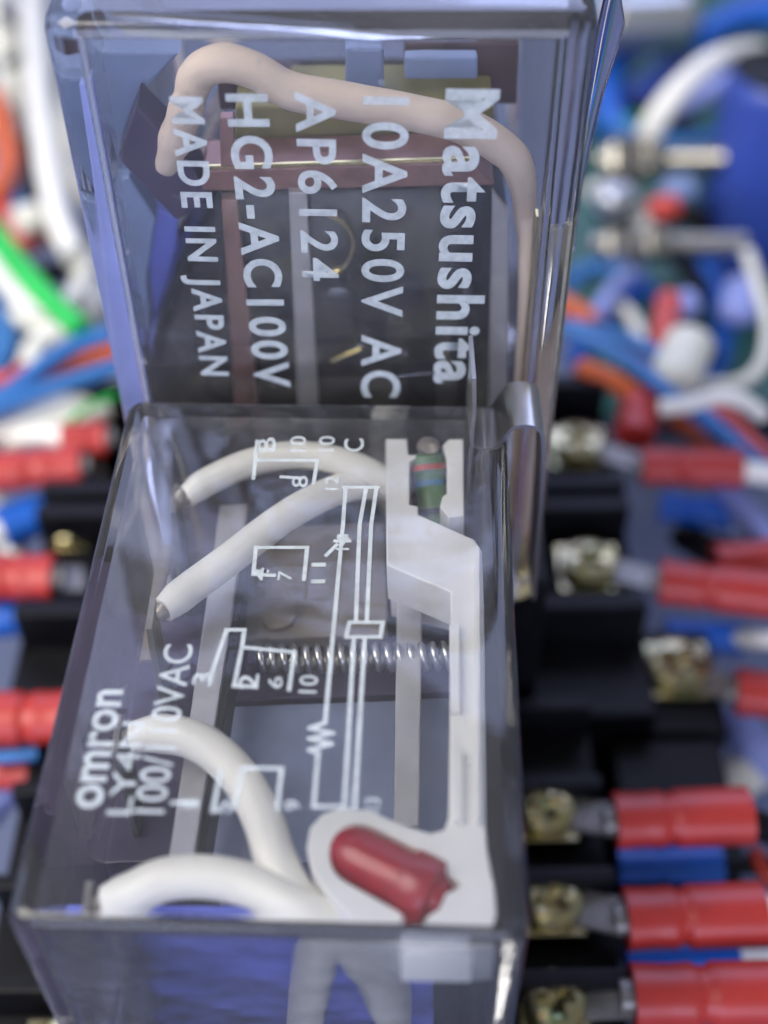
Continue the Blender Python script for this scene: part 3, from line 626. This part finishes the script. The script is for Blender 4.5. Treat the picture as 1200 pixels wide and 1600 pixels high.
# ------------------------------------------------------------------ upper right: board, capacitor, connectors, studs
tag(obj('circuit_board', box((3.0, 14.2, -6.6), (12.5, 27.5, -6.45), .02), 'pcb'), 'green circuit board under the upper right wiring', 'circuit board')
c0, c1 = at(1165, 395, -6.4), at(1165, 395, -6.4) + Vector((.15, .3, 3.0))
cp = thing('capacitor', c0, 'big blue round capacitor standing at the upper right edge', 'capacitor')
obj('sleeve', lathe(c0, c1, [(0, .85), (.02, .9), (.9, .9), (.97, .86), (1, .78)]), 'capblue', cp, smooth=40)
obj('end_ring', lathe(c0.lerp(c1, .985), c0.lerp(c1, 1.03), [(0, .8), (.5, .84), (1, .72)]), 'black', cp, smooth=40)
def stud(x0, x1, y, wpx, z, label):
    A, B = at(x0, y, z), at(x1, y - 2, z); R = rad(wpx, A); t = thing('threaded_stud', A, label, 'stud', 'bright metal studs at upper right')
    n = 40; prof = []
    for i in range(n + 1): prof.append((i / n, R * .52 * (1 + .12 * (i % 2))))
    obj('shank', lathe(A, B, prof, 18), 'nickel', t)
    for q in (.08, .34):
        obj('nut', lathe(A.lerp(B, q), A.lerp(B, q + .16), [(0, R * .92), (.15, R), (.85, R), (1, R * .92)], 6), 'nickel', t)
    obj('washer', lathe(A.lerp(B, .26), A.lerp(B, .30), [(0, R * 1.2), (1, R * 1.2)], 24), 'tin', t, smooth=40)
stud(935, 1130, 250, 74, -4.6, 'threaded metal stud with nuts just below the thick white arching wire')
stud(925, 1165, 382, 58, -4.6, 'larger threaded metal stud with nuts, lower of the two at upper right')
A, B = at(925, 40, -5.0), at(1085, 30, -5.0)
t = thing('metal_can', A, 'silver metal can lying at the top edge right of the taller relay', 'metal can')
obj('shell', lathe(A, B, [(0, .5), (.03, .56), (.85, .56), (.95, .48), (1, .36)]), 'can', t, smooth=40)
obj('rim', lathe(A.lerp(B, .16), A.lerp(B, .2), [(0, .575), (.5, .6), (1, .575)]), 'nickel', t, smooth=40)
def lump(a, b, wpx, z, m, name, label, cat, group=None, flat=.8):
    P = [at(*a, z), at(*b, z)]; R = rad(wpx, P[0]); bm = bmesh.new()
    add_tube(bm, smoothpath(P, 12), lambda q: R * max(.25, min(1, (min(q, 1 - q) * 7) ** .5)), 18, flat)
    return tag(obj(name, bm, m, smooth=50), label, cat, group)
lump((1045, 610), (1085, 520), 82, -4.2, 'cream', 'wire_connector', 'cream rounded wire connector left of the pale dropping wire', 'wire connector')
lump((1015, 330), (1060, 318), 44, -4.5, 'redw', 'wire_connector', 'small red wire connector between the two metal studs', 'wire connector')
lump((1035, 300), (1085, 290), 50, -4.7, 'paleblue', 'wire_connector', 'pale blue wire connector between the two metal studs', 'wire connector')
lump((1035, 545), (1048, 455), 44, -4.3, 'redw', 'wire_connector', 'upright red wire connector below the metal studs', 'wire connector')
lump((1150, 500), (1165, 440), 62, -5.2, 'lilac', 'wire_connector', 'lilac rounded wire connector beside the pale dropping wire', 'wire connector')
lump((1055, 480), (1085, 470), 50, -4.9, 'lilac', 'wire_connector', 'small lilac wire connector right of the upright red one', 'wire connector')
lump((935, 320), (985, 300), 60, -4.9, 'can', 'ferrule', 'shiny round ferrule just right of the retaining spring', 'ferrule')
lump((20, 350), (68, 335), 56, -4.5, 'cream', 'wire_connector', 'pale wire connector above the green wire at left', 'wire connector')
lump((95, 110), (110, 250), 60, -5.6, 'cream', 'wire_connector', 'long pale cream sleeve beside the long white wire', 'wire connector')
